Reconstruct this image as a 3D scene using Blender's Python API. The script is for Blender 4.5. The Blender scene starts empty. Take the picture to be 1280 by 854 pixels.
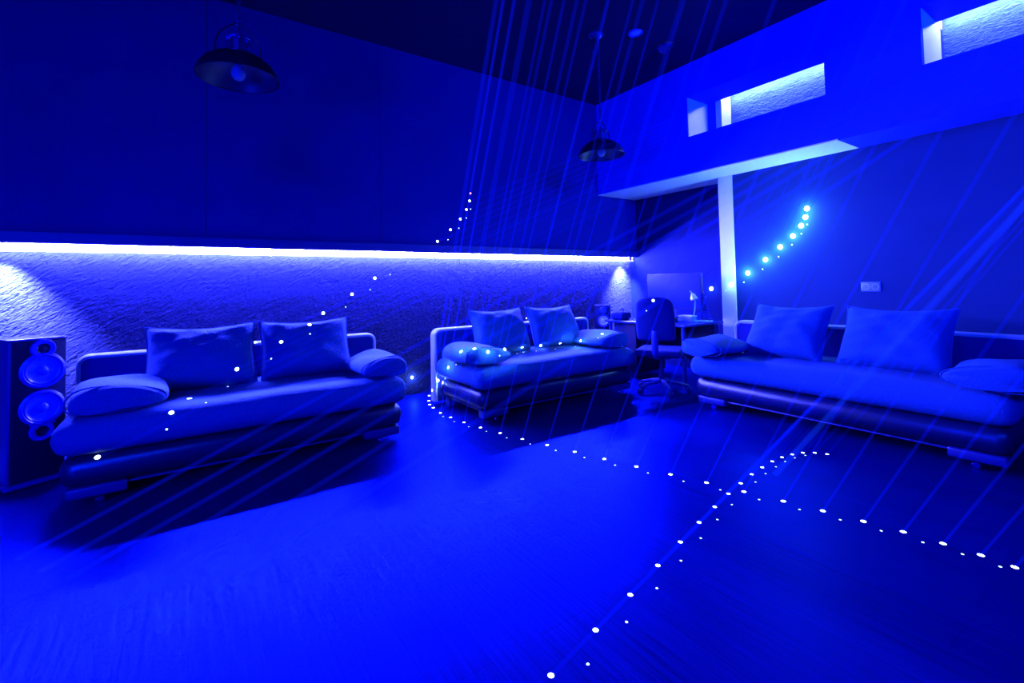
import bpy, bmesh, math, random
from mathutils import Vector, Matrix, Euler
from mathutils.bvhtree import BVHTree
random.seed(7)
sc = bpy.context.scene
COL = sc.collection
PI = math.pi

# ------------------------------------------------------------------ camera
W, H = 1280.0, 854.0
PX, PY, F = 640.0, 334.0, 583.0          # principal point and focal length of the photograph
def cray(u, v): return Vector(((u-PX)/F, (v-PY)/F, 1.0))
ax = cray(1484, 338).normalized()        # vanishing point of the sofa wall
ay = cray(237, 363); ay = (ay - ax*ay.dot(ax)).normalized()
az = ax.cross(ay)
R3 = Matrix((ax, ay, az))                # world = R3 @ (camera: right, down, forward)
EYE = Vector((0, 0, 1.15))
cam_d = bpy.data.cameras.new('camera'); cam = bpy.data.objects.new('camera', cam_d); COL.objects.link(cam)
right, down, fwd = R3 @ Vector((1,0,0)), R3 @ Vector((0,1,0)), R3 @ Vector((0,0,1))
rot = Matrix((right, -down, -fwd)).transposed()
cam.matrix_world = Matrix.Translation(EYE) @ rot.to_4x4()
cam_d.sensor_width = 36.0; cam_d.lens = F/W*36.0
cam_d.shift_y = -(H/2-PY)/W
cam_d.clip_start = 0.02
sc.camera = cam
def wray(u, v): return (R3 @ cray(u, v)).normalized()
def onz(u, v, z): d = R3 @ cray(u, v); return EYE + d*((z-EYE.z)/d.z)
def ony(u, v, y): d = R3 @ cray(u, v); return EYE + d*(y/d.y)
def onx(u, v, x): d = R3 @ cray(u, v); return EYE + d*(x/d.x)

# ------------------------------------------------------------------ materials
def newmat(name):
    m = bpy.data.materials.new(name); m.use_nodes = True
    nt = m.node_tree; return m, nt, nt.nodes['Principled BSDF']
def mat(name, col, rough=.6, metal=0, spec=.5, noise=0, nscale=20, bump=0, bscale=60, coat=0):
    m, nt, b = newmat(name)
    b.inputs['Base Color'].default_value = (*col, 1); b.inputs['Roughness'].default_value = rough
    b.inputs['Metallic'].default_value = metal; b.inputs['Specular IOR Level'].default_value = spec
    b.inputs['Coat Weight'].default_value = coat
    tc = nt.nodes.new('ShaderNodeTexCoord')
    if noise:
        n = nt.nodes.new('ShaderNodeTexNoise'); n.inputs['Scale'].default_value = nscale; n.inputs['Detail'].default_value = 6
        nt.links.new(tc.outputs['Object'], n.inputs['Vector'])
        r = nt.nodes.new('ShaderNodeMapRange'); r.inputs['From Min'].default_value = .3; r.inputs['From Max'].default_value = .7
        r.inputs['To Min'].default_value = 1-noise; r.inputs['To Max'].default_value = 1+noise
        nt.links.new(n.outputs['Fac'], r.inputs['Value'])
        vm = nt.nodes.new('ShaderNodeVectorMath'); vm.operation = 'SCALE'; vm.inputs[0].default_value = col
        nt.links.new(r.outputs['Result'], vm.inputs['Scale']); nt.links.new(vm.outputs[0], b.inputs['Base Color'])
    if bump:
        n = nt.nodes.new('ShaderNodeTexNoise'); n.inputs['Scale'].default_value = bscale; n.inputs['Detail'].default_value = 8
        nt.links.new(tc.outputs['Object'], n.inputs['Vector'])
        bp = nt.nodes.new('ShaderNodeBump'); bp.inputs['Strength'].default_value = bump; bp.inputs['Distance'].default_value = .01
        nt.links.new(n.outputs['Fac'], bp.inputs['Height']); nt.links.new(bp.outputs[0], b.inputs['Normal'])
    return m
def emis(name, col, s):
    m, nt, b = newmat(name)
    b.inputs['Base Color'].default_value = (0,0,0,1)
    b.inputs['Emission Color'].default_value = (*col, 1); b.inputs['Emission Strength'].default_value = s
    return m
def volmat(name, col, s):
    m = bpy.data.materials.new(name); m.use_nodes = True; nt = m.node_tree; nt.nodes.clear()
    o = nt.nodes.new('ShaderNodeOutputMaterial'); e = nt.nodes.new('ShaderNodeEmission')
    e.inputs['Color'].default_value = (*col, 1); e.inputs['Strength'].default_value = s
    nt.links.new(e.outputs[0], o.inputs['Volume']); return m

M = {}
M['paint_blue'] = mat('matt blue wall paint', (.002,.006,.15), .75, spec=.15, noise=.06, nscale=3)
M['paint_panel'] = mat('matt blue parapet paint', (.004,.025,.5), .7, spec=.15, noise=.04, nscale=3)
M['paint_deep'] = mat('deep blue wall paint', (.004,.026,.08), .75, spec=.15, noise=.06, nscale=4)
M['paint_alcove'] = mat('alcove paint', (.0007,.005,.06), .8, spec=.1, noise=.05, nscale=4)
M['paint_white'] = mat('white paint', (.85,.85,.85), .6, noise=.02)
M['ceiling'] = mat('dark ceiling paint', (.002,.002,.05), .85, spec=.1)
M['trim'] = mat('dark trim', (.004,.008,.16), .5)
M['fabric'] = mat('woven sofa fabric', (.004,.060,.21), .85, spec=.2, noise=.14, nscale=120, bump=.6, bscale=70)
M['fabric_dark'] = mat('smooth sofa base leatherette', (.0005,.003,.035), .33, spec=.6, noise=.05, nscale=30, bump=.1, bscale=60)
M['piping'] = mat('pale frame edging', (.28,.32,.4), .6)
M['frame_cloth'] = mat('sofa back cloth', (.001,.006,.12), .85, spec=.2, noise=.08, nscale=120, bump=.15, bscale=200)
M['foot'] = mat('sofa foot', (.002,.006,.10), .4)
M['chrome'] = mat('blue tinted chrome', (.10,.16,.75), .18, metal=1)
M['black'] = mat('black enamel', (.002,.002,.02), .3)
M['black_in'] = mat('dark lamp interior', (.004,.004,.07), .45)
M['blackm'] = mat('matt black cabinet', (.001,.002,.03), .5, spec=.25)
M['spkside'] = mat('speaker side veneer', (.004,.008,.20), .35)
M['ring'] = mat('speaker ring', (.008,.015,.42), .3, spec=.6)
M['cone'] = mat('speaker cone', (.015,.05,.60), .35, spec=.7)
M['screen'] = mat('glossy screen', (.001,.010,.13), .5, spec=.1)
M['chair'] = mat('office chair cloth', (.001,.006,.085), .85, spec=.1, noise=.08, nscale=90)
M['plastic'] = mat('dark plastic', (.004,.012,.16), .35)
M['desk'] = mat('dark desk top', (.004,.014,.16), .25)
M['plasticw'] = mat('pale plastic', (.5,.55,.8), .35)
M['socket'] = mat('socket plastic', (.10,.22,.75), .35)
M['lamp'] = mat('pale lamp enamel', (.15,.4,.8), .3)
M['glass'] = None
m, nt, b = newmat('bulb glass'); b.inputs['Base Color'].default_value = (.5,.6,1,1); b.inputs['Roughness'].default_value = .08
b.inputs['Transmission Weight'].default_value = .6; M['glass'] = m
M['led'] = emis('white blue led strip', (.052,.056,1.0), 2700)
M['led_niche'] = emis('niche led strip', (.06,.075,1.0), 1000)
M['spot'] = emis('laser light', (.62,.86,1.0), 9)
M['spot_red'] = emis('magenta laser light', (1.0,.15,.75), 6)
M['spot_faint'] = emis('faint laser light', (.40,.66,1.0), 4)
M['red_led'] = emis('red indicator light', (1.0,.03,.25), 3)
M['green_led'] = emis('green indicator light', (.05,.9,.6), 2.2)
M['beam1'] = volmat('laser beam in haze', (.0,.008,1), 11)
M['beam2'] = volmat('wide laser beam in haze', (.0,.008,1), 7)
M['beam4'] = volmat('soft laser band in haze', (.0,.008,1), 2.2)
M['beam3'] = volmat('pale laser beam in haze', (.004,.035,1), 8)

# rough plaster
def stucco(name, col, dist):
    m, nt, b = newmat(name); N, L = nt.nodes, nt.links
    b.inputs['Base Color'].default_value = (*col, 1); b.inputs['Roughness'].default_value = .8; b.inputs['Specular IOR Level'].default_value = .15
    tc = N.new('ShaderNodeTexCoord')
    mp = N.new('ShaderNodeMapping'); mp.inputs['Rotation'].default_value = (0, R(34) if name != 'niche plaster' else 0, R(0)); mp.inputs['Scale'].default_value = (1,1,1)
    L.new(tc.outputs['Object'], mp.inputs['Vector'])
    mp2 = N.new('ShaderNodeMapping'); mp2.inputs['Scale'].default_value = (15, 15, 50)
    L.new(mp.outputs[0], mp2.inputs['Vector'])
    n1 = N.new('ShaderNodeTexNoise'); n1.inputs['Scale'].default_value = 1.0; n1.inputs['Detail'].default_value = 5; n1.inputs['Distortion'].default_value = .9
    L.new(mp2.outputs[0], n1.inputs['Vector'])
    n2 = N.new('ShaderNodeTexNoise'); n2.inputs['Scale'].default_value = 34; n2.inputs['Detail'].default_value = 6
    L.new(tc.outputs['Object'], n2.inputs['Vector'])
    n3 = N.new('ShaderNodeTexNoise'); n3.inputs['Scale'].default_value = 7; n3.inputs['Detail'].default_value = 3
    L.new(tc.outputs['Object'], n3.inputs['Vector'])
    a = N.new('ShaderNodeMath'); a.operation = 'MULTIPLY_ADD'; a.inputs[1].default_value = .45
    L.new(n2.outputs['Fac'], a.inputs[0]); L.new(n1.outputs['Fac'], a.inputs[2])
    a2 = N.new('ShaderNodeMath'); a2.operation = 'MULTIPLY_ADD'; a2.inputs[1].default_value = .8
    L.new(n3.outputs['Fac'], a2.inputs[0]); L.new(a.outputs[0], a2.inputs[2])
    bp = N.new('ShaderNodeBump'); bp.inputs['Strength'].default_value = 1; bp.inputs['Distance'].default_value = dist
    L.new(a2.outputs[0], bp.inputs['Height']); L.new(bp.outputs[0], b.inputs['Normal'])
    return m
R = math.radians
M['stucco'] = stucco('combed plaster', (.006,.010,.05), .028)
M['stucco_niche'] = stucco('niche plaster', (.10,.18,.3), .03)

# plank floor: planks run along y
def floor_mat():
    m, nt, b = newmat('dark laminate floor'); N, L = nt.nodes, nt.links
    tc = N.new('ShaderNodeTexCoord')
    mp = N.new('ShaderNodeMapping'); mp.inputs['Rotation'].default_value = (0,0,R(90)); L.new(tc.outputs['Object'], mp.inputs['Vector'])
    br = N.new('ShaderNodeTexBrick'); br.inputs['Scale'].default_value = 1; br.inputs['Brick Width'].default_value = 1.25; br.inputs['Row Height'].default_value = .19
    br.inputs['Mortar Size'].default_value = .0016; br.offset = .37
    br.inputs['Color1'].default_value = (.0005,.002,.045,1); br.inputs['Color2'].default_value = (.0006,.003,.055,1); br.inputs['Mortar'].default_value = (.0006,.001,.03,1)
    L.new(mp.outputs[0], br.inputs['Vector'])
    mg = N.new('ShaderNodeMapping'); mg.inputs['Scale'].default_value = (70, 2.6, 1); L.new(tc.outputs['Object'], mg.inputs['Vector'])
    g = N.new('ShaderNodeTexNoise'); g.inputs['Scale'].default_value = 1; g.inputs['Detail'].default_value = 7; g.inputs['Distortion'].default_value = .5
    L.new(mg.outputs[0], g.inputs['Vector'])
    mx = N.new('ShaderNodeMapRange'); mx.inputs['From Min'].default_value = .3; mx.inputs['From Max'].default_value = .7; mx.inputs['To Min'].default_value = .75; mx.inputs['To Max'].default_value = 1.25
    L.new(g.outputs['Fac'], mx.inputs['Value'])
    vm = N.new('ShaderNodeVectorMath'); vm.operation = 'SCALE'; L.new(br.outputs['Color'], vm.inputs[0]); L.new(mx.outputs[0], vm.inputs['Scale'])
    L.new(vm.outputs[0], b.inputs['Base Color'])
    rr = N.new('ShaderNodeMapRange'); rr.inputs['From Min'].default_value = .3; rr.inputs['From Max'].default_value = .7; rr.inputs['To Min'].default_value = .30; rr.inputs['To Max'].default_value = .46
    L.new(g.outputs['Fac'], rr.inputs['Value'])
    bp = N.new('ShaderNodeBump'); bp.inputs['Strength'].default_value = .3; bp.inputs['Distance'].default_value = .003
    L.new(g.outputs['Fac'], bp.inputs['Height'])
    N.remove(b)
    df = N.new('ShaderNodeBsdfDiffuse'); L.new(vm.outputs[0], df.inputs['Color']); L.new(bp.outputs[0], df.inputs['Normal'])
    gl = N.new('ShaderNodeBsdfGlossy'); gl.inputs['Color'].default_value = (.02,.06,.8,1); L.new(rr.outputs[0], gl.inputs['Roughness']); L.new(bp.outputs[0], gl.inputs['Normal'])
    fr = N.new('ShaderNodeFresnel'); fr.inputs['IOR'].default_value = 1.35; L.new(bp.outputs[0], fr.inputs['Normal'])
    ms = N.new('ShaderNodeMixShader'); L.new(fr.outputs[0], ms.inputs[0]); L.new(df.outputs[0], ms.inputs[1]); L.new(gl.outputs[0], ms.inputs[2])
    L.new(ms.outputs[0], N['Material Output'].inputs['Surface'])
    return m
M['floor'] = floor_mat()

# ------------------------------------------------------------------ mesh helpers
def obj(name, bm, m, parent=None, smooth=True, loc=None, rot=None):
    me = bpy.data.meshes.new(name); bm.normal_update(); bm.to_mesh(me); bm.free()
    if isinstance(m, str): m = M[m]
    me.materials.append(m)
    if smooth:
        for p in me.polygons: p.use_smooth = True
        try: me.set_sharp_from_angle(angle=R(42))
        except Exception: pass
    o = bpy.data.objects.new(name, me); COL.objects.link(o)
    if parent: o.parent = parent
    if loc is not None: o.location = loc
    if rot is not None: o.rotation_euler = rot
    return o
def thing(name, label, cat, loc=(0,0,0), rz=0, group=None):
    o = bpy.data.objects.new(name, None); COL.objects.link(o); o.location = loc; o.rotation_euler = (0,0,rz); o.empty_display_size = .1
    return tag(o, label, cat, group)
def tag(o, label, cat, group=None):
    o['label'] = label; o['category'] = cat
    if group: o['group'] = group
    return o
def struct(name, bm, m, label=None, smooth=False):
    o = obj(name, bm, m, smooth=smooth); o['kind'] = 'structure'
    if label: o['label'] = label
    return o
def bx(bm, x0, x1, y0, y1, z0, z1, bev=0, seg=3):
    vs = [bm.verts.new((x, y, z)) for x in (x0, x1) for y in (y0, y1) for z in (z0, z1)]
    f = [(0,1,3,2),(4,6,7,5),(0,4,5,1),(2,3,7,6),(0,2,6,4),(1,5,7,3)]
    fs = [bm.faces.new([vs[i] for i in q]) for q in f]
    if bev:
        es = list({e for q in fs for e in q.edges})
        bmesh.ops.bevel(bm, geom=es, offset=bev, segments=seg, affect='EDGES', profile=.5)
    return bm
def box(*a, **k): return bx(bmesh.new(), *a, **k)
def tube(bm, pts, r, n=10, closed=False, cap=True):
    pts = [Vector(p) for p in pts]; rings = []; N = len(pts); up = None
    for i, p in enumerate(pts):
        if closed: t = pts[(i+1)%N] - pts[i-1]
        else: t = pts[min(i+1, N-1)] - pts[max(i-1, 0)]
        t.normalize()
        if up is None:
            up = Vector((0,0,1)) if abs(t.z) < .9 else Vector((1,0,0))
        s = t.cross(up).normalized(); up = s.cross(t).normalized()
        rr = r[i] if isinstance(r, (list, tuple)) else r
        rings.append([bm.verts.new(p + s*math.cos(2*PI*k/n)*rr + up*math.sin(2*PI*k/n)*rr) for k in range(n)])
    for i in range(N if closed else N-1):
        a, b2 = rings[i], rings[(i+1)%N]
        for k in range(n): bm.faces.new((a[k], a[(k+1)%n], b2[(k+1)%n], b2[k]))
    if cap and not closed:
        bm.faces.new(rings[0][::-1]); bm.faces.new(rings[-1])
    bmesh.ops.recalc_face_normals(bm, faces=bm.faces[:])
    return bm
def lathe(bm, prof, n=32, mtx=None):
    """prof: list of (r, z)."""
    rings = []
    for r, z in prof:
        if r < 1e-5: rings.append([bm.verts.new((0,0,z))])
        else: rings.append([bm.verts.new((r*math.cos(2*PI*k/n), r*math.sin(2*PI*k/n), z)) for k in range(n)])
    for a, b2 in zip(rings, rings[1:]):
        for k in range(n):
            k2 = (k+1) % n
            if len(a) == 1 and len(b2) == 1: continue
            if len(a) == 1: bm.faces.new((a[0], b2[k2], b2[k]))
            elif len(b2) == 1: bm.faces.new((a[k], a[k2], b2[0]))
            else: bm.faces.new((a[k], a[k2], b2[k2], b2[k]))
    bmesh.ops.recalc_face_normals(bm, faces=bm.faces[:])
    if mtx: bmesh.ops.transform(bm, matrix=mtx, verts=[v for r in rings for v in r])
    return bm
def xf(bm, mtx): bmesh.ops.transform(bm, matrix=mtx, verts=bm.verts[:]); return bm

# ------------------------------------------------------------------ room
ZC = 3.62; YU = 4.60; YL = 4.72; ZS = 1.50; XP = 4.66; XB = 5.13; XA = 5.42; ZP = 2.35; YCOL0, YCOL1 = 2.93, 3.10
struct('floor', box(-2.4, 6.0, -3.2, 5.2, -.1, 0), 'floor')
struct('ceiling', box(-2.4, 6.0, -3.2, 5.2, ZC, ZC+.1), 'ceiling')
# upper half of the sofa wall: three wide boards with fine joints
xs1 = ony(258, 200, YU).x; xs2 = ony(475, 200, YU).x
bm = bmesh.new()
for a, b2 in ((-2.4, xs1-.0018), (xs1+.0018, xs2-.0015), (xs2+.0015, XA)): bx(bm, a, b2, YU, YU+.04, ZS, ZC)
bx(bm, -2.4, 6.0, YU+.04, 5.2, ZS, ZC)
struct('wall_back', bm, 'paint_blue')
bm = box(-2.4, 6.0, YL, 5.2, 0, ZS); struct('wall_rear', bm, 'stucco')
struct('trim_1', box(-2.4, XA, YU-.035, YU, ZS+.0, ZS+.085, bev=.006), 'trim')
struct('wall_left', box(-2.5, -2.4, -3.2, 5.2, 0, ZC), 'paint_blue')
struct('wall_front', box(-2.4, 6.0, -3.3, -3.2, 0, ZC), 'paint_blue')
# right wall, lower part: plain wall, alcove behind the desk, and the white pilaster between them
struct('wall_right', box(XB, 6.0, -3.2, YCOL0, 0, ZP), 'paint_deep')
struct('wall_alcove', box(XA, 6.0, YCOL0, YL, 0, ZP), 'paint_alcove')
struct('trim_2', box(XB-.012, XA, YCOL0, YCOL1, 0, ZP), 'paint_white', 'white pilaster between the desk alcove and the sofa wall')
# parapet above with two lit recesses
NZ0, NZ1 = 2.78, 3.235; NX = 5.06; SX = 5.26
n1 = (1.77, 3.17); n2 = (-.35, 1.10); P1 = 2.99
bm = bmesh.new()
bx(bm, XP, 6.0, -3.2, YL, ZP+.012, NZ0)
bx(bm, XP, NX, -3.2, YL, NZ1, ZC)
for a, b2 in ((-3.2, n2[0]), (n2[1], n1[0]), (n1[1], YL)): bx(bm, XP, 6.0, a, b2, NZ0, NZ1)
bx(bm, NX, 6.0, P1+.07, n1[1], NZ0, NZ1)
struct('wall_parapet', bm, 'paint_panel')
struct('trim_3', box(XP+.001, 6.0, 1.69, YL, ZP, ZP+.012), 'paint_white', 'white soffit board under the parapet')
struct('trim_5', box(XP+.001, 6.0, -3.2, 1.69, ZP, ZP+.012), 'paint_panel', 'blue soffit board under the near part of the parapet')
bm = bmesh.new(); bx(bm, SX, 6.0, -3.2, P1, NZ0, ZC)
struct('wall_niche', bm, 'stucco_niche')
bm = bmesh.new()
bx(bm, XP+.012, NX, n1[1]-.008, n1[1], NZ0, NZ1); bx(bm, NX, SX+.1, P1, P1+.068, NZ0, ZC); 
bx(bm, XP+.03, NX+.1, n2[1]-.008, n2[1], NZ0, NZ1); bx(bm, NX+.001, SX, n2[1], n2[1]+.02, NZ1, ZC)
struct('trim_4', bm, 'paint_white', 'white cheeks of the lit recesses')

# ------------------------------------------------------------------ led strips
t = thing('led_strip', 'long glowing white-blue LED strip along the sofa wall under the ledge', 'led strip', (2.1, 4.655, ZS))
obj('light_band', box(-3.35, 3.28, -.005, .005, -.050, -.004), 'led', t, smooth=False)
obj('mounting_channel', box(-3.36, 3.29, -.018, .018, -.004, 0), 'trim', t, smooth=False)
for (y0, y1), lab in ((( 1.62, P1-.02), 'glowing LED strip inside the left lit recess of the parapet'), ((-.35, n2[1]-.02), 'glowing LED strip inside the right lit recess of the parapet, top right')):
    o = tag(obj('led_strip', box(SX-.07, SX-.05, y0, y1, 3.30, 3.31), 'led_niche', smooth=False), lab, 'led strip', 'LED strips in the parapet recesses')
def spot(name, loc, target, e, col, angle, blend=.5, r=.02):
    d = bpy.data.lights.new(name, 'SPOT'); d.energy = e; d.color = col; d.spot_size = angle; d.spot_blend = blend; d.shadow_soft_size = r
    o = bpy.data.objects.new(name, d); COL.objects.link(o); o.location = loc
    o.rotation_euler = (Vector(target)-Vector(loc)).to_track_quat('-Z', 'Y').to_euler(); return o
def area(name, loc, target, e, col, sx, sy):
    d = bpy.data.lights.new(name, 'AREA'); d.shape = 'RECTANGLE'; d.size = sx; d.size_y = sy; d.energy = e; d.color = col
    o = bpy.data.objects.new(name, d); COL.objects.link(o); o.location = loc
    o.rotation_euler = (Vector(target)-Vector(loc)).to_track_quat('-Z', 'Y').to_euler(); return o
def point(name, loc, e, col, r=.01):
    d = bpy.data.lights.new(name, 'POINT'); d.energy = e; d.color = col; d.shadow_soft_size = r
    o = bpy.data.objects.new(name, d); COL.objects.link(o); o.location = loc; return o
# downlights at both ends of the strip
xe = ony(774, 325, YL).x
spot('end_light_right', (xe, YL-.13, 1.44), (xe+.03, YL+.05, .95), 4200, (.11,.12,1), R(84), 1)
xl = ony(2, 325, YL).x
spot('end_light_left', (xl-.02, YL-.13, 1.44), (xl+.03, YL+.05, .9), 4800, (.11,.12,1), R(84), 1)
# unseen blue fill lights, added to brighten walls, sofas and floor
area('fill_ceiling_left', (-1.6, -1.2, 3.3), (.8, 3.0, 0), 170, (.0,.02,1), 1.2, .5)
area('fill_ceiling_rear', (1.2, -2.4, 2.6), (4.66, 2.2, 3.0), 190, (.0,.02,1), 1.2, .5).data.spread = R(80)
area('fill_floor_left', (-2.1, .6, 1.2), (.2, 1.6, 0), 220, (.0,.01,1), .6, .6)

# small bracket spotlight at the right end of the ledge
bl = thing('wall_spotlight', 'small dark bracket lamp with a red indicator at the right end of the glowing ledge', 'spotlight', (ony(784,322,YU).x, YU-.05, ZS-.005))
obj('bracket', box(-.03, .03, -.02, .05, -.002, .025, bev=.004), 'blackm', bl)
obj('lamp_head', lathe(bmesh.new(), [(0,.02),(.018,.02),(.022,.0),(.028,-.035),(.024,-.035),(.0,-.028)], 20, Matrix.Translation((.0,-.01,-.012)) @ Matrix.Rotation(R(20),4,'X')), 'plastic', bl)
obj('indicator_light', lathe(bmesh.new(), [(0,.010),(.008,.007),(.011,0),(.008,-.007),(0,-.010)], 12, Matrix.Translation((-.01,-.045,-.03))), 'red_led', bl)['label'] = 'red glowing indicator'

# wall socket
s0 = onx(1081,353,XB); s1 = onx(1097,364,XB)
so = thing('wall_socket', 'small pale double socket on the right wall above the sofa cushions', 'socket', (XB, (s0.y+s1.y)/2, (s0.z+s1.z)/2))
obj('socket_plate', box(-.012, 0, -.075, .075, -.042, .042, bev=.004), 'socket', so)
for k in (-1, 1):
    obj('socket_insert', lathe(bmesh.new(), [(.0,.004),(.022,.004),(.024,.0155),(.028,.0155),(.028,.012)], 20, Matrix.Translation((0,k*.036,0)) @ Matrix.Rotation(R(-90),4,'Y')), 'plasticw', so)

# ------------------------------------------------------------------ sofas
def mattress_bm(L, D, z0, z1):
    bm = bmesh.new(); nx, ny = 40, 20; r = .095
    # rounded box with soft crown
    bx(bm, -L/2, L/2, 0, D, z0, z1, bev=.088, seg=6)
    bmesh.ops.subdivide_edges(bm, edges=[e for e in bm.edges if e.calc_length() > .5], cuts=14, use_grid_fill=True)
    for v in bm.verts:
        fx = max(0, 1-(2*v.co.x/L)**2); fy = max(0, 1-(2*(v.co.y-D/2)/D)**2)
        if v.co.z > (z0+z1)/2: v.co.z += .012*fx**.5*fy**.5 + .004*math.sin(v.co.x*7)*fx
    return bm
def back_frame_bm(x0, x1, y0, y1, z0, z1, r, seg=8):
    pts = [(x0, z0), (x0, z1-r)] + [(x0+r-r*math.cos(PI/2*k/seg), z1-r+r*math.sin(PI/2*k/seg)) for k in range(1, seg+1)] \
        + [(x1-r+r*math.sin(PI/2*k/seg), z1-r+r*math.cos(PI/2*k/seg)) for k in range(0, seg+1)] + [(x1, z0)]
    return pts
def sofa(label, loc, rz, L, bx0, bx1, group, left_side=False):
    s = thing('sofa', label, 'sofa', loc, rz, group)
    D = .93
    obj('mattress', mattress_bm(L, D-.06, .275, .465), 'fabric', s)
    b1 = box(-L/2+.03, L/2-.03, .045, D-.1, .10, .272, bev=.075, seg=6)
    base = obj('base_drawer', b1, 'fabric_dark', s)
    obj('base_plinth', box(-L/2+.10, L/2-.10, .13, D-.12, .075, .14, bev=.008), 'fabric_dark', s)
    rb = bmesh.new(); tube(rb, [(-L/2+.12, .10, .085), (L/2-.12, .10, .085)], .007, 8)
    obj('front_rail', rb, 'foot', s)
    for sx in (-1, 1):
        ft = obj('foot', box(sx*(L/2-.19)-.13, sx*(L/2-.19)+.13, .06, .14, .045, .105, bev=.012), 'foot', s)
        cb = bmesh.new(); lathe(cb, [(0,-.012),(.018,-.012),(.022,-.006),(.022,.006),(.018,.012),(0,.012)], 16, Matrix.Translation((sx*(L/2-.20), .09, .022)) @ Matrix.Rotation(R(90),4,'X') @ Matrix.Rotation(R(25),4,'Y'))
        obj('glide', cb, 'chrome', ft)
        obj('foot', box(sx*(L/2-.19)-.1, sx*(L/2-.19)+.1, D-.2, D-.12, .0, .105, bev=.01), 'foot', s)
    pts = back_frame_bm(bx0, bx1, 0, 0, .04, .72, .06)
    fb = bmesh.new(); y0, y1 = D-.06, D+.02
    A = [fb.verts.new((x, y0, z)) for x, z in pts]; B = [fb.verts.new((x, y1, z)) for x, z in pts]
    fb.faces.new(A); fb.faces.new(B[::-1]); n = len(pts)
    for i in range(n): fb.faces.new((A[i], B[i], B[(i+1)%n], A[(i+1)%n]))
    bmesh.ops.recalc_face_normals(fb, faces=fb.faces[:])
    fr = obj('back_frame', fb, 'frame_cloth', s)
    # pale edging wrapped over the rim of the frame
    eb = bmesh.new(); rows = []
    for i, (x, z) in enumerate(pts):
        a = pts[max(i-1,0)]; c = pts[min(i+1,n-1)]
        tx, tz = c[0]-a[0], c[1]-a[1]; l = math.hypot(tx, tz); nx_, nz_ = -tz/l, tx/l
        row = []
        for (yy, d) in ((y0-.006,-.016),(y0-.010,.0),(y0-.004,.008),(y0+.012,.012),(y1-.012,.012),(y1+.004,.008),(y1+.008,-.016)):
            row.append(eb.verts.new((x+nx_*d, yy, z+nz_*d)))
        rows.append(row)
    for a, c in zip(rows, rows[1:]):
        for k in range(6): eb.faces.new((a[k], a[k+1], c[k+1], c[k]))
    bmesh.ops.recalc_face_normals(eb, faces=eb.faces[:])
    obj('edging', eb, 'piping', fr)['label'] = 'pale edging of the sofa back'
    return s
def pillow_bm(w, h, d, seed=0, top_dip=.15):
    rnd = random.Random(seed); bm = bmesh.new(); nu, nv = 26, 20; front, back = {}, {}
    ph = [rnd.uniform(0, 6.3) for _ in range(6)]
    for i in range(nu+1):
        for j in range(nv+1):
            u = 2*i/nu-1; v = 2*j/nv-1
            x = w/2*u*(1-.06*(1-v*v)*abs(u)); z = h/2*v*(1 - (top_dip if v > 0 else .02)*(1-u*u)*abs(v))
            e = (max(0,1-abs(u)**3.2)*max(0,1-abs(v)**3.0))**.42
            sag = 1 - .34*v
            wr = .007*math.sin(9*u+2.5*v+ph[0])*math.sin(5*v+ph[1]) + .008*math.sin(4*v+3*u*u+ph[2]) + .004*math.sin(15*v-6*u+ph[3])
            t = d/2*e*sag
            front[i,j] = bm.verts.new((x, -t+wr*e, z))
            edge = i in (0,nu) or j in (0,nv)
            back[i,j] = front[i,j] if edge else bm.verts.new((x, t*.8, z))
    for i in range(nu):
        for j in range(nv):
            bm.faces.new((front[i,j], front[i+1,j], front[i+1,j+1], front[i,j+1]))
            bm.faces.new((back[i,j], back[i,j+1], back[i+1,j+1], back[i+1,j]))
    bmesh.ops.recalc_face_normals(bm, faces=bm.faces[:])
    return bm
def cushion(label, loc, rz, w, h=.47, tilt=23, seed=0):
    """loc: middle of the lower edge."""
    bm = pillow_bm(w, h, .24, seed); xf(bm, Matrix.Translation((0,0,h/2)))
    xf(bm, Matrix.Rotation(R(-tilt), 4, 'X'))
    o = obj('back_cushion', bm, 'fabric'); o.location = loc; o.rotation_euler = (0,0,rz)
    # seam cord round the rim
    nu = 24; pts = []
    def P(u, v):
        return Vector((w/2*u*(1-.06*(1-v*v)*abs(u)), 0, h/2*v*(1-(.15 if v > 0 else .02)*(1-u*u)*abs(v)) + h/2))
    for k in range(nu): pts.append(P(-1+2*k/nu, -1))
    for k in range(nu): pts.append(P(1, -1+2*k/nu))
    for k in range(nu): pts.append(P(1-2*k/nu, 1))
    for k in range(nu): pts.append(P(-1, 1-2*k/nu))
    sb = tube(bmesh.new(), pts, .0055, 6, closed=True); xf(sb, Matrix.Rotation(R(-tilt), 4, 'X'))
    obj('seam', sb, 'fabric', o)
    return tag(o, label, 'cushion', 'back cushions leaning on the sofas')
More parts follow.
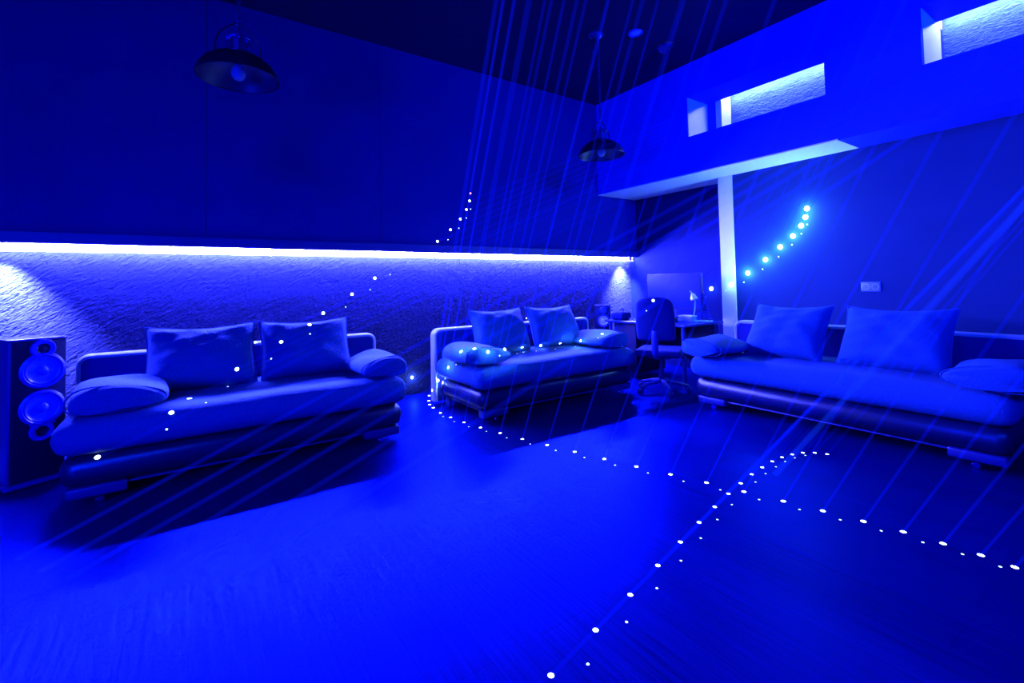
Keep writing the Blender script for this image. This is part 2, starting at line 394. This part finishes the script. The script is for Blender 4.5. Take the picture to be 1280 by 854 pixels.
def bolster(label, loc, rz, wedge=1, w=.44, d=.52, h=.175, seed=0):
    """flat end pillow; wedge=1 tapers towards +x."""
    prof = []
    n = 30
    for k in range(n):
        a = 2*PI*k/n; c, s_ = math.cos(a), math.sin(a)
        x = w/2*(abs(c)**.85)*(1 if c > 0 else -1)
        z = h*.5*(abs(s_)**.8)*(1 if s_ > 0 else -1)
        tp = 1 - .30*(x*wedge/(w/2)) if s_ > 0 else 1 - .15*(x*wedge/(w/2))
        z = z*tp if s_ > 0 else z*.62*tp
        prof.append((x, z))
    bm = bmesh.new(); rings = []; ys = [0,.012,.035,.08,.16,.26,.36,.44,.485,.508,.52]
    sc_ = [.86,.93,.975,1,1.02,1.03,1.02,1,.97,.92,.84]
    for y, q in zip(ys, sc_):
        rings.append([bm.verts.new((x*q + .01*math.sin(9*y+seed), y*d/.52, z*q + .008*math.sin(6*x/w+10*y+seed))) for x, z in prof])
    for a, b2 in zip(rings, rings[1:]):
        for k in range(n): bm.faces.new((a[k], a[(k+1)%n], b2[(k+1)%n], b2[k]))
    for rg, fl, q in ((rings[0], 1, -.012), (rings[-1], 0, .012)):
        c = bm.verts.new((0, rg[0].co.y+q, .01))
        for k in range(n): bm.faces.new((rg[k], c, rg[(k+1)%n]))
    bmesh.ops.recalc_face_normals(bm, faces=bm.faces[:])
    zm = min(v.co.z for v in bm.verts); xf(bm, Matrix.Translation((0,0,-zm)))
    o = obj('bolster_pillow', bm, 'fabric'); o.location = loc; o.rotation_euler = (0,0,rz)
    n2_ = [(x*.995, .035*d/.52, z) for x, z in prof]
    sb = tube(bmesh.new(), [(x*1.0, .03*d/.52, z-zm) for x, z in prof], .0045, 6, closed=True)
    obj('seam', sb, 'fabric', o)
    return tag(o, label, 'pillow', 'end pillows on the sofas')
G = 'three matching sofa beds in the room'
sofa('blue-lit sofa bed at left beside the tall speaker, under the glowing ledge', (.38, 3.34, 0), 0, 1.96, -.99, 1.0, G)
sofa('smaller-looking middle sofa bed with a row of laser spots across its seat', (2.87, 3.26, 0), 0, 1.90, -.93, 1.08, G)
sofa('blue-lit sofa bed along the right wall, below the wall socket', (3.75, 1.60, 0), R(-90), 2.08, -1.06, 1.06, G)
ZT = .475
cushion('square back cushion on left sofa, the left of its pair', (.08, 3.87, ZT-.007), 0, .66, seed=1)
cushion('square back cushion on left sofa, the right of its pair', (.76, 3.87, ZT-.007), 0, .66, seed=2)
cushion('square back cushion on middle sofa, nearer the upright frame edge at left', (2.56, 3.85, ZT-.006), 0, .63, seed=3)
cushion('square back cushion on middle sofa, the right one, nearer the desk', (3.26, 3.85, ZT-.006), 0, .63, seed=4)
cushion('square back cushion on right sofa, the one nearer the white pilaster', (4.18, 2.02, ZT-.008), R(-90), .64, tilt=33, h=.53, seed=5)
cushion('square back cushion on right sofa, directly below the wall socket', (4.18, 1.26, ZT-.008), R(-90), .68, tilt=33, h=.53, seed=6)
bolster('soft end pillow on the left end of the left sofa, near the tall speaker', (-.33, 3.39, ZT), 0, 1, seed=1)
bolster('soft end pillow on the right end of the left sofa', (1.18, 3.35, ZT), 0, -1, w=.34, seed=2)
bolster('soft end pillow on the left end of the middle sofa, under two laser spots', (2.05, 3.30, ZT), 0, 1, seed=3)
bolster('soft end pillow on the right end of the middle sofa, near the small speaker', (3.57, 3.32, ZT), 0, -1, w=.40, seed=4)
bolster('soft end pillow on the far end of the right sofa, beside the office chair', (3.66, 2.45, ZT), R(-90), 1, w=.38, seed=5)
bolster('soft end pillow on the near end of the right sofa, cut by the photo edge', (3.73, .66, ZT), R(-90), -1, seed=6)

# ------------------------------------------------------------------ speakers
def driver(parent, x, z, r, name='woofer', depth=.0):
    # facing -y
    m4 = Matrix.Translation((x, -.001, z)) @ Matrix.Rotation(R(90), 4, 'X')
    ring = obj('woofer_frame' if name == 'woofer' else name+'_frame', lathe(bmesh.new(), [(r*.86,.0),(r*.86,.010),(r*.92,.016),(r,.012),(r*1.06,.008),(r*1.08,0)], 36, m4), 'ring', parent)
    obj('cone', lathe(bmesh.new(), [(r*.86,.006),(r*.80,.012),(r*.72,.006),(r*.62,-.004+.006),(r*.30,-.012+.014),(r*.27,.010),(r*.18,.017),(0,.020)], 36, m4), 'cone', ring)
    return ring
def tall_speaker():
    s = thing('floor_speaker', 'tall black floor speaker with two large woofers beside the left sofa', 'speaker', (-.855, 3.93, 0), R(28))
    w, d, hh = .245, .32, .865
    obj('cabinet', box(0, w, 0, d, .035, hh, bev=.006), 'blackm', s)
    obj('side_panel', box(-.016, 0, .004, d, .035, hh, bev=.004), 'spkside', s)
    obj('top_panel', box(-.016, w+.004, -.004, d+.004, hh, hh+.012, bev=.004), 'spkside', s)
    obj('plinth', box(-.03, w+.02, -.03, d+.02, .008, .035, bev=.006), 'spkside', s)
    for fx in (0, w-.02):
        for fy in (0, d-.03): obj('foot', box(fx, fx+.03, fy, fy+.03, 0, .010), 'black', s)
    xc = w*.55
    for zc in (.68, .455): driver(s, xc, zc, .100)
    for zc, nm in ((.812, 'tweeter'), (.315, 'port')):
        m4 = Matrix.Translation((xc, -.001, zc)) @ Matrix.Rotation(R(90), 4, 'X')
        rr = obj(nm+'_frame', lathe(bmesh.new(), [(.030,.0),(.032,.010),(.052,.012),(.058,.006),(.060,0)], 30, m4), 'ring', s)
        obj(nm+'_core', lathe(bmesh.new(), [(.030,.006),(.022,.002),(.012,.006),(0,.009)] if nm == 'tweeter' else [(.030,.006),(.024,.001),(.0,.0005)], 24, m4), 'blackm', rr)
    # raised collars joining each pair of drivers
    for z0, z1 in ((.745, .775), (.352, .382)):
        obj('collar', box(xc-.058, xc+.058, -.010, .0, z0, z1, bev=.003), 'ring', s)
tall_speaker()
bs = thing('bookshelf_speaker', 'small black two-way speaker standing behind the right end of the middle sofa', 'speaker', (4.49, 4.40, .475), R(-38))
w, d, hh = .20, .2, .37
obj('cabinet', box(-w/2, w/2, 0, d, 0, hh, bev=.006), 'blackm', bs)
m4 = Matrix.Translation((0, -.001, .165)) @ Matrix.Rotation(R(90), 4, 'X')
rg = obj('woofer_frame', lathe(bmesh.new(), [(.062,0),(.063,.008),(.078,.010),(.084,0)], 32, m4), 'ring', bs)
obj('cone', lathe(bmesh.new(), [(.062,.006),(.055,.010),(.048,.004),(.030,.003),(.026,.009),(0,.013)], 32, m4), 'plasticw', rg)
m4 = Matrix.Translation((0, -.001, .305)) @ Matrix.Rotation(R(90), 4, 'X')
rg = obj('tweeter_frame', lathe(bmesh.new(), [(.020,0),(.022,.007),(.040,.009),(.048,0)], 28, m4), 'ring', bs)
obj('dome', lathe(bmesh.new(), [(.020,.004),(.014,.010),(0,.014)], 20, m4), 'plastic', rg)
st = thing('speaker_stand', 'dark stand carrying the small speaker behind the middle sofa', 'stand', (4.55, 4.475, 0), R(-38))
obj('base_plate', box(-.12, .12, -.1, .1, 0, .02, bev=.004), 'blackm', st)
obj('pole', tube(bmesh.new(), [(0,0,.02),(0,0,.455)], .022, 14), 'blackm', st)
obj('top_plate', box(-.10, .10, -.09, .09, .455, .473, bev=.003), 'blackm', st)

# ------------------------------------------------------------------ pendant lamps
def pendant(label, x, y, zr):
    p = thing('pendant_lamp', label, 'lamp', (x, y, zr), 0, 'industrial pendant lamps')
    r = .225
    dome = [(r,0),(r+.004,.004),(r,.010),(r*.95,.045),(r*.82,.088),(r*.62,.122),(r*.40,.142),(r*.30,.148),(r*.30,.143),(r*.40,.136),(r*.60,.115),(r*.80,.082),(r*.93,.042),(r*.98,.006),(r,0)]
    obj('lamp_shade', lathe(bmesh.new(), dome, 48), 'black', p)
    col = obj('collar', lathe(bmesh.new(), [(.060,.145),(.066,.150),(.066,.160),(.052,.166),(.048,.170),(.048,.225),(.054,.230),(.066,.236),(.066,.246),(.050,.252),(.022,.262),(.018,.285),(0,.286)], 28), 'plastic', p)
    for k in range(8):
        a = 2*PI*k/8
        obj('cooling_rod', tube(bmesh.new(), [(.060*math.cos(a), .060*math.sin(a), .16), (.060*math.cos(a), .060*math.sin(a), .238)], .005, 8), 'chrome', col)
    cr = bmesh.new(); tube(cr, [(.069*math.cos(2*PI*k/28), .069*math.sin(2*PI*k/28), .241) for k in range(28)], .005, 6, closed=True)
    obj('collar_ring', cr, 'chrome', col)
    obj('collar_ring', tube(bmesh.new(), [(.069*math.cos(2*PI*k/28), .069*math.sin(2*PI*k/28), .155) for k in range(28)], .005, 6, closed=True), 'chrome', col)
    # two bail arms rising to the hook
    arm = bmesh.new()
    for s_ in (-1, 1):
        tube(arm, [(s_*.125,0,.130),(s_*.122,0,.165),(s_*.118,0,.22),(s_*.095,0,.275),(s_*.05,0,.32),(s_*.012,0,.345)], .0045, 8)
        bx(arm, s_*.125-.012, s_*.125+.012, -.008, .008, .118, .138)
    obj('bail_arm', arm, 'black', p)
    obj('hook', tube(bmesh.new(), [(.016*math.cos(2*PI*k/16), 0, .352+.018*math.sin(2*PI*k/16)) for k in range(16)], .004, 6, closed=True), 'chrome', p)
    ch = bmesh.new(); z = .375; k = 0
    while zr+z < ZC-.06:
        a = (k % 2)*PI/2
        tube(ch, [(.010*math.cos(q)*math.cos(a), .010*math.cos(q)*math.sin(a), z+.018*math.sin(q)) for q in [2*PI*j/10 for j in range(10)]], .0028, 5, closed=True)
        z += .029; k += 1
    obj('chain', ch, 'trim', p)
    cd = bmesh.new(); tube(cd, [(.006*math.sin(j*.9), .006*math.cos(j*.9), .285+(ZC-.03-zr-.285)*j/24) for j in range(25)], .003, 6)
    obj('cable', cd, 'black', p)
    obj('ceiling_rose', lathe(bmesh.new(), [(0,ZC-zr-.045),(.012,ZC-zr-.045),(.03,ZC-zr-.035),(.055,ZC-zr-.012),(.058,ZC-zr)], 24), 'plastic', p)
    bb = obj('bulb', lathe(bmesh.new(), [(0,-.012),(.022,-.006),(.036,.010),(.042,.032),(.038,.056),(.026,.076),(.018,.09),(.018,.11)], 24), 'glass', p)
    obj('bulb_socket', lathe(bmesh.new(), [(.020,.085),(.024,.09),(.024,.14),(0,.142)], 20), 'plastic', p)
    obj('lamp_lining', lathe(bmesh.new(), [(r*.975,.004),(r*.925,.041),(r*.79,.080),(r*.59,.112),(r*.38,.133),(.02,.140)], 48), 'black_in', p)
    return p
lc1 = ony(298, 100, 3.26); lc2 = onz(751, 193, 2.42)
pendant('black dome pendant lamp on a chain, high at left, above the left sofa', lc1.x, 3.26, 2.44)
pendant('black dome pendant lamp on a chain near the room corner, between two walls', 3.35, 3.25, 2.40)

# ceiling downlights
def downlight(label, u, v, col, r):
    p = onz(u, v, ZC)
    d_ = thing('ceiling_downlight', label, 'downlight', (p.x, p.y, ZC), 0)
    obj('rim', lathe(bmesh.new(), [(r,0),(r,-.008),(r*.8,-.014),(r*.7,-.006),(r*.7,0)], 28), col, d_)
    obj('lens', lathe(bmesh.new(), [(r*.7,-.003),(r*.45,-.010),(0,-.014)], 28), 'socket' if col == 'ring' else 'plastic', d_)
    return d_
downlight('pale round downlight in the dark ceiling, right of the far pendant chain', 794, 41, 'ring', .075)
dl = downlight('black round ceiling spotlight close to the parapet', 831, 56, 'black', .10)
obj('lamp_head', lathe(bmesh.new(), [(0,0),(.03,0),(.034,-.03),(.045,-.07),(.038,-.07),(0,-.055)], 20, Matrix.Translation((0,0,-.01)) @ Matrix.Rotation(R(35),4,'Y')), 'plastic', dl)
downlight('faint round downlight in the dark ceiling, left of the far pendant chain', 744, 44, 'plastic', .07)

# ------------------------------------------------------------------ desk corner
ZD = .68
dk = thing('desk', 'dark desk in the alcove in front of the white pilaster', 'desk', (0,0,0))
DX0, DX1, DY0, DY1 = 4.27, 5.0, 3.02, 4.16
obj('desk_top', box(DX0, DX1, DY0, DY1, ZD-.028, ZD, bev=.006), 'desk', dk)
for x in (DX0+.05, DX1-.05):
    for y in (DY0+.05, DY1-.05):
        obj('leg', tube(bmesh.new(), [(x,y,0),(x,y,ZD-.028)], .02, 12), 'plastic', dk)
obj('modesty_panel', box(DX1-.09, DX1-.07, DY0+.07, DY1-.07, .2, ZD-.03, bev=.003), 'blackm', dk)
obj('drawer_unit', box(DX0+.08, DX1-.12, DY1-.42, DY1-.08, .06, ZD-.03, bev=.006), 'blackm', dk)
mo = thing('monitor', 'wide dark monitor on the desk, with one laser spot on its screen', 'monitor', (4.80, 3.55, ZD), R(-90))
mL = onx(809,343,4.80); mR = onx(876,343,4.80); mB = onx(815,385,4.80)
cy = (mL.y+mR.y)/2 - 3.55; hw = (mL.y-mR.y)/2; zt = mL.z-ZD; zb = mB.z-ZD-.0
# local: x -> world -y ; y -> world x
obj('screen_housing', box(-cy-hw, -cy+hw, 0, .035, zb, zt, bev=.006), 'blackm', mo)
obj('screen', box(-cy-hw+.012, -cy+hw-.012, -.003, .001, zb+.016, zt-.012, bev=.001), 'screen', mo)
obj('stand_neck', box(-cy-.03, -cy+.03, .02, .05, .01, zb+.1, bev=.005), 'plastic', mo)
obj('stand_foot', box(-cy-.13, -cy+.13, -.06, .12, 0, .012, bev=.004), 'plastic', mo)
bp_ = onz(866,397,ZD)
pb = thing('storage_box', 'pale box on the desk below the right edge of the monitor', 'box', (4.62, 3.26, ZD), R(-90))
obj('body', box(-.085, .085, 0, .10, 0, .062, bev=.006), 'socket', pb)
obj('lid', box(-.09, .09, -.004, .104, .058, .072, bev=.004), 'plasticw', pb)
# control boxes with red and green lights
mx = thing('audio_mixer', 'small dark mixer with red and green lights on the desk behind the chair', 'mixer', (4.42, 3.36, ZD), R(-70))
obj('housing', box(-.09, .09, 0, .15, 0, .05, bev=.006), 'blackm', mx)
obj('upper_unit', box(-.08, .06, .03, .14, .05, .12, bev=.006), 'plastic', mx)
for (x, z, c, nm) in ((-.055,.026,'red_led','red lamp'),(.035,.03,'red_led','red lamp'),(-.06,.075,'green_led','green lamp'),(.045,.10,'green_led','green lamp'),(.07,.012,'green_led','green lamp')):
    yy = -.004 if z < .05 else .026
    o = obj('indicator_light', lathe(bmesh.new(), [(0,.006),(.009,.004),(.012,0)], 14, Matrix.Translation((x, yy+.004, z)) @ Matrix.Rotation(R(90),4,'X')), c, mx); o['label'] = nm
for k in range(4): obj('knob', lathe(bmesh.new(), [(.009,0),(.008,.012),(0,.013)], 12, Matrix.Translation((-.06+.035*k, .016, .05))), 'chrome', mx)
# tapering lattice tower
tw_ = thing('lattice_tower', 'small tapering lattice tower ornament on the desk left of the pilaster', 'ornament', (4.82, 3.14, ZD), R(20))
def corner(k, t): 
    rr = .062*(1-t)**1.35+.008; a = PI/4+k*PI/2; return Vector((rr*math.cos(a)*1.41, rr*math.sin(a)*1.41, .32*t))
for k in range(4):
    obj('leg', tube(bmesh.new(), [corner(k, t/8) for t in range(9)], .0042, 6), 'chrome', tw_)
lb = bmesh.new()
for j in range(1, 10):
    t0 = j/10
    tube(lb, [corner(k, t0) for k in range(4)], .0026, 5, closed=True)
    if j < 9:
        for k in range(4): tube(lb, [corner(k, t0), corner((k+1)%4, t0+.1)], .0018, 5)
obj('lattice', lb, 'chrome', tw_)
obj('platform', box(-.05,.05,-.05,.05,.085,.092), 'chrome', tw_)
obj('spire', tube(bmesh.new(), [(0,0,.30),(0,0,.345)], [.006,.002], 8), 'chrome', tw_)
obj('base', box(-.075,.075,-.075,.075,0,.008, bev=.002), 'lamp', tw_)
# curved desk lamp
dlm = thing('desk_lamp', 'pale curved desk lamp between the monitor and the lattice tower', 'lamp', (4.70, 3.20, ZD), R(-90))
obj('lamp_base', lathe(bmesh.new(), [(0,0),(.055,0),(.055,.010),(.045,.016),(0,.018)], 28), 'lamp', dlm)
obj('stem', tube(bmesh.new(), [(0,0,.015),(.006,0,.08),(.022,0,.15),(.028,0,.22),(.010,0,.29),(-.02,0,.335),(-.035,0,.345)], .0075, 10), 'lamp', dlm)
obj('lamp_head', lathe(bmesh.new(), [(0,.035),(.018,.03),(.026,.01),(.040,-.04),(.036,-.04),(.02,.008),(0,.02)], 24, Matrix.Translation((.012,-.01,.29)) @ Matrix.Rotation(R(-20),4,'Y')), 'plasticw', dlm)
# bag / headphones pile at desk left end
hp = onz(783, 392, ZD+.06)
bg = thing('soft_bag', 'dark rounded bag lying on the left end of the desk', 'bag', (4.40, 4.00, ZD), R(15))
bm = box(-.13,.11,-.09,.09,0,.10, bev=.04, seg=5); obj('body', bm, 'chair', bg)
obj('handle', tube(bmesh.new(), [(-.07,0,.095),(-.05,0,.125),(0,0,.135),(.04,0,.125),(.06,0,.095)], .008, 8), 'plastic', bg)

# office chair
cp = onz(838, 486, .03)
cp.x -= .07; cp.y += .05
CH = thing('office_chair', 'blue-lit office chair on castors with its back to the camera, before the desk', 'chair', (cp.x, cp.y, 0), 0)
import mathutils
# backrest centre sits left of the column as seen by the camera
for k in range(5):
    a = 2*PI*k/5 + R(20)
    ca, sa = math.cos(a), math.sin(a)
    lg = obj('base_arm', tube(bmesh.new(), [(.03*ca,.03*sa,.115),(.15*ca,.15*sa,.098),(.26*ca,.26*sa,.07)], [.024,.019,.014], 8), 'plastic', CH)
    cb = bmesh.new()
    for o_ in (-.013, .013):
        lathe(cb, [(0,-.008),(.024,-.008),(.028,-.004),(.028,.004),(.024,.008),(0,.008)], 16, Matrix.Translation((.26*ca - o_*sa, .26*sa + o_*ca, .028)) @ Matrix.Rotation(a, 4, 'Z') @ Matrix.Rotation(R(90),4,'X'))
    tube(cb, [(.26*ca,.26*sa,.03),(.26*ca,.26*sa,.072)], .007, 8)
    obj('castor', cb, 'foot', lg)
obj('gas_column', tube(bmesh.new(), [(0,0,.10),(0,0,.24),(0,0,.241),(0,0,.37)], [.028,.028,.018,.018], 16), 'foot', CH)
sb_ = box(-.23,.23,-.23,.22,.385,.455, bev=.034, seg=5)
obj('seat', sb_, 'chair', CH, rot=(0,0,R(-62)))
obj('seat_plate', box(-.10,.10,-.12,.12,.355,.388, bev=.006), 'plastic', CH, rot=(0,0,R(-62)))
ang = R(-62)   # chair turned towards the desk: local +y faces the desk
def back_bm():
    b_ = bx(bmesh.new(), -.195,.195,-.035,.035,0,.44, bev=.034, seg=6)
    bmesh.ops.subdivide_edges(b_, edges=[e for e in b_.edges if e.calc_length() > .2], cuts=12, use_grid_fill=True)
    for v in b_.verts:
        t = v.co.z/.44; u = v.co.x/.195
        v.co.x *= 1 - .10*t**2 - .05*(1-t)**3
        if t > .5: v.co.z -= .05*abs(u)**3*(t-.5)*2
        v.co.y += .03*u*u
    return b_
bkr = obj('backrest', (lambda b_: b_)(xf(xf(back_bm(), Matrix.Rotation(R(8),4,'X')), Matrix.Translation((0,-.27,.555)))), 'chair', CH, rot=(0,0,ang))
sp = bmesh.new(); tube(sp, [(0,-.05,.37),(0,-.20,.375),(0,-.285,.42),(0,-.315,.52),(0,-.31,.66)], .016, 8)
xf(sp, Matrix.Diagonal((2.0,1,1,1)))
obj('back_support', sp, 'plastic', CH, rot=(0,0,ang))
obj('lever', tube(bmesh.new(), [(.08,.0,.37),(.22,-.02,.365),(.27,-.03,.35)], .006, 8), 'chrome', CH, rot=(0,0,ang))['label'] = 'shiny lever under the seat'

# narrow black unit under the left end of the desk
# ------------------------------------------------------------------ laser spots (where the beams land)
bpy.context.view_layer.update()
dg = bpy.context.evaluated_depsgraph_get()
def land(u, v):
    d = wray(u, v)
    ok, p, n, i, o, _ = sc.ray_cast(dg, EYE, d)
    if n.dot(d) > 0: n = -n
    return p, n
ORD = ['first','second','third','fourth','fifth','sixth','seventh','eighth','ninth','tenth','eleventh','twelfth','thirteenth','fourteenth','fifteenth','sixteenth','seventeenth','eighteenth','nineteenth','twentieth','twenty-first','twenty-second','twenty-third','twenty-fourth']
spots_to_build = []; beams_to_build = []
S1 = Vector((-.15, -1.21, 1.15+2.29)); 
S2 = Vector((4.55, -.55, 1.15+2.02))
HALO = []
def row(points, label, group, src, r=.011, faint=False, m='spot', halo=0, haloc=(0,.35,1), beam='beam1', br=.0035, every=1, where='', beam_if=None):
    for k, (u, v) in enumerate(points):
        p, n = land(u, v)
        spots_to_build.append((p, n, r, m, label % ORD[k] if '%s' in label else label, group, faint))
        hl = halo[k] if isinstance(halo, list) else halo
        if hl: HALO.append((p+n*.055, hl, haloc))
        if src is not None and k % every == 0 and (beam_if is None or beam_if(k)):
            beams_to_build.append((src, p, br, beam, (where % ORD[k]) if '%s' in where else where, 'laser beams fanning through the haze'))
# upper part of the sofa wall
row([(587,251.2),(583,262),(575.4,273.9),(563,287.3),(546.8,301.8)][::-1], 'bright laser spot on the dark upper wall above the ledge, %s from the left', 'laser spots on the upper wall', S2, .013, beam='beam4', br=.014,
    where='wide faint laser beam to the %s spot from left above the ledge')
row([(588,241.8)], 'tiny magenta laser spot topping the curved row on the upper wall', 'laser spots on the upper wall', S1, .010, m='spot_red', where='thin steep laser beam dropping from the ceiling to the magenta spot on the upper wall')
row([(588.3,261.5),(582.9,272.7),(573.5,285.4),(560,299.7)][::-1], 'tiny faint laser spot beside the curved row on the upper wall, %s from the left', 'faint twin spots on the upper wall', None, .006, m='spot_faint')
# combed plaster
row([(404,391.5),(440,367.9),(468.5,347.7)], 'bright laser spot on the plaster wall under the ledge, %s from the left', 'laser spots on the plaster wall', S2, .014, beam='beam4', br=.014,
    where='wide faint laser beam from upper right to the %s spot on the plaster wall')
row([(432,383.8),(462.6,362.3),(487.5,343.3)], 'tiny faint laser spot on the plaster wall under the ledge, %s from the left', 'faint twin spots on the plaster wall', None, .006, m='spot_faint')
# left sofa
row([(121.8,571.7),(214.3,515.9),(236.8,498.3),(296,461.5),(319,428),(351.5,427.5),(387,406)], 'bright laser spot on the left sofa, %s from the left', 'laser spots on the left sofa', S2, .013, beam='beam4', br=.014,
    where='wide laser beam from upper right to the %s spot on the left sofa')
row([(208.3,536.8),(257.4,503.5),(284.8,483.3),(339,448.5),(387.5,417.5)], 'tiny faint laser spot on the left sofa, %s from the left', 'faint twin spots on the left sofa', None, .006, m='spot_faint')
# middle sofa
ms = [(547.5,475.8),(560.2,459.3),(576.2,439.6),(593,436),(610,440),(631,436.8),(652.6,434.3),(675.9,432),(700.3,429.2),(725.9,426.1),(752.6,417.5)]
row(ms, 'bright laser spot in the middle sofa row, %s from the left', 'laser spots along the middle sofa', S1, .013, halo=2.2, haloc=(.22,.40,1), br=.006,
    where='thin steep laser beam reaching the %s spot along the middle sofa')
row([(556.5,473.3),(570,456),(624.5,444.7),(646.4,442.1),(670.3,439),(694.2,436.5),(718.9,433.4),(747.5,422.5)], 'tiny faint laser spot below the bright row on the middle sofa, %s from left', 'faint twin spots on the middle sofa', None, .006, m='spot_faint')
# cluster at frame foot + long floor row
row([(540.2,488),(536.5,494.7),(536.1,501.2),(537.2,505.9),(541.5,509.8)], 'laser spot bunched at the foot of the middle sofa frame, %s from the top', 'clustered spots at the sofa foot', S1, .013, br=.006, every=2,
    where='thin steep laser beam to the %s spot at the foot of the sofa frame')
fr_ = [(550.4,516.4),(563.3,521.8),(580,528.2),(600.6,534.6),(625.1,541.5),(653,549),(683.9,556.4),(718.3,565),(755.4,573.9),(795.5,583.4),(838,593.2),(883.1,603.6),(929.9,614.8),(979.1,626.6),(1028.6,638.8),(1079.2,651.9),(1129,665),(1178.9,679.8),(1226.1,694.2),(1268.5,709.3)]
row(fr_, 'bright laser spot in the long straight floor row, %s from the left', 'laser spots in the long floor row', S1, .0115, br=.0058,
    where='thin slanting laser beam to the %s spot of the long floor row')
row([(553.9,520.9),(567.8,527.3),(586,533.6),(608,539.3),(633.4,547.5),(662.8,555.2),(694.6,563.2),(730.5,572.1),(768.8,581.6),(810,591.4),(854.3,601.8),(900.4,612.5),(948.9,624.6),(999.4,637.1),(1050.3,649.9),(1101.5,663.7),(1153.6,678.1),(1203.2,692.9),(1250.4,708.6)],
    'tiny faint laser spot beside the long floor row, %s from the left', 'faint twin spots by the long floor row', None, .0055, m='spot_faint')
# curved row
arc = [(1033.9,567.9),(1018.5,566.2),(1003.7,566.2),(990.2,568.2),(977.5,571.8),(965.3,577),(952.8,584.3),(939.7,593.1),(925.9,604.3),(910.5,617.4),(893.5,633.8),(873.8,653.2),(850.4,677.7),(822.3,707),(787.9,743.7),(744.5,787.8),(688.7,844.5)]
row(arc, 'bright laser spot in the curved floor row, %s from its far end', 'laser spots in the curved floor row', S2, .0095, beam='beam2', br=.007,
    where='bright laser beam from upper right to the %s spot of the curved floor row')
row([(1006.7,569.5),(993.5,572.5),(981.4,577),(969.9,583.6),(957,592.2),(944.3,602.7),(914.8,630.9),(896.7,649.6),(876,672.9),(851.2,701.1),(821,735.5),(783.2,777.7),(734.8,830.4)],
    'tiny faint laser spot inside the curved floor row, %s from its far end', 'faint twin spots by the curved floor row', None, .005, m='spot_faint')
# right wall
row([(889.2,361),(914,356),(934.8,341.4),(956.8,324.7),(975.2,308.9),(991.2,295.1),(1001.4,282.3),(1006.7,271.5),(1008.6,260.7)], 'bright cyan-haloed laser spot rising along the right wall, %s from the left', 'laser spots curving up the right wall', S1, .026, halo=[3,.8,13,13,11,11,8,8,8], haloc=(.10,.32,1), br=.0055,
    where='thin laser beam from above to the %s spot on the right wall')
row([(907,363.7),(929.9,352.9),(953.2,336.5),(973.2,321),(989.9,306),(1001.7,292.2),(1009,280.7)], 'tiny faint laser spot under the row on the right wall, %s from the left', 'faint twin spots on the right wall', None, .008, m='spot_faint')
row([(816.5,375.7)], 'bright laser spot on the back of the office chair', 'single spots by the desk', None, .012)
row([(808,388.5)], 'tiny faint laser spot low on the office chair back', 'single spots by the desk', None, .006, m='spot_faint')
row([(515,472)], 'soft glowing laser spot low on the plaster between the left and middle sofas', 'single spots between the sofas', None, .016, halo=3, haloc=(.2,.4,1))
row([(658,398)], 'small laser glow in the gap between the two cushions of the middle sofa', 'single spots between the sofas', None, .010, m='spot_faint')
row([(864,372.5)], 'laser spot on the monitor screen', 'single spots by the desk', None, .012)
# further beams whose ends lie outside the photo or in the bright floor glow
for k, (u, v) in enumerate([(20,700),(48,716),(84,724),(118,735),(150,760),(196,790)]):
    p = onz(u, v, 0.002)
    beams_to_build.append((S2, p, .011, 'beam2', 'broad laser streak crossing low before the left sofa, %s from the top' % ORD[k], 'broad laser streaks before the left sofa'))
# pale bundle falling from the right edge to the floor
for k, (u, v) in enumerate([(968,594)]):
    p = onz(u, v, .002)
    beams_to_build.append((S2, p, .019, 'beam3', 'brightest pale laser shaft dropping from the right edge to the floor', 'pale laser shafts at right'))

def disc(p, n, r):
    q = n.to_track_quat('Z', 'Y').to_matrix().to_4x4(); q.translation = p
    return q
def lens_mesh(name, m):
    bm = lathe(bmesh.new(), [(1,0.02),(.8,.12),(.45,.2),(0,.24)], 14)
    me = bpy.data.meshes.new(name); bm.to_mesh(me); bm.free(); me.materials.append(M[m])
    for f in me.polygons: f.use_smooth = True
    return me
LM = {k: lens_mesh('laser_spot', k) for k in ('spot', 'spot_red', 'spot_faint')}
for p, n, r, m, lab, grp, faint in spots_to_build:
    o = bpy.data.objects.new('laser_spot', LM[m]); COL.objects.link(o)
    mw = disc(p, n, r) @ Matrix.Scale(r, 4); o.matrix_world = mw
    tag(o, lab, 'light spot', grp)
for p, e, c in HALO: point('spot_glow', p, e, c, .008)
for s, p, r, m, lab, grp in beams_to_build:
    d = p - s; L_ = d.length
    bm = tube(bmesh.new(), [(0,0,0), (0,0,L_)], r, 8)
    o = obj('laser_beam', bm, m, smooth=False); o.rotation_euler = d.to_track_quat('Z', 'Y').to_euler(); o.location = s
    tag(o, lab, 'laser beam', grp); o['kind'] = 'thing'

# ------------------------------------------------------------------ world and view
wd = bpy.data.worlds.new('world'); sc.world = wd; wd.use_nodes = True
wd.node_tree.nodes['Background'].inputs[0].default_value = (0,.01,1,1); wd.node_tree.nodes['Background'].inputs[1].default_value = 0.0
sc.view_settings.view_transform = 'Standard'
try: sc.view_settings.look = 'None'
except Exception: pass
sc.view_settings.exposure = 0; sc.view_settings.gamma = 1; sc.view_settings.use_curve_mapping = False
sc.cycles.transparent_max_bounces = 64
sc.cycles.sample_clamp_indirect = 6
sc.cycles.max_bounces = 8
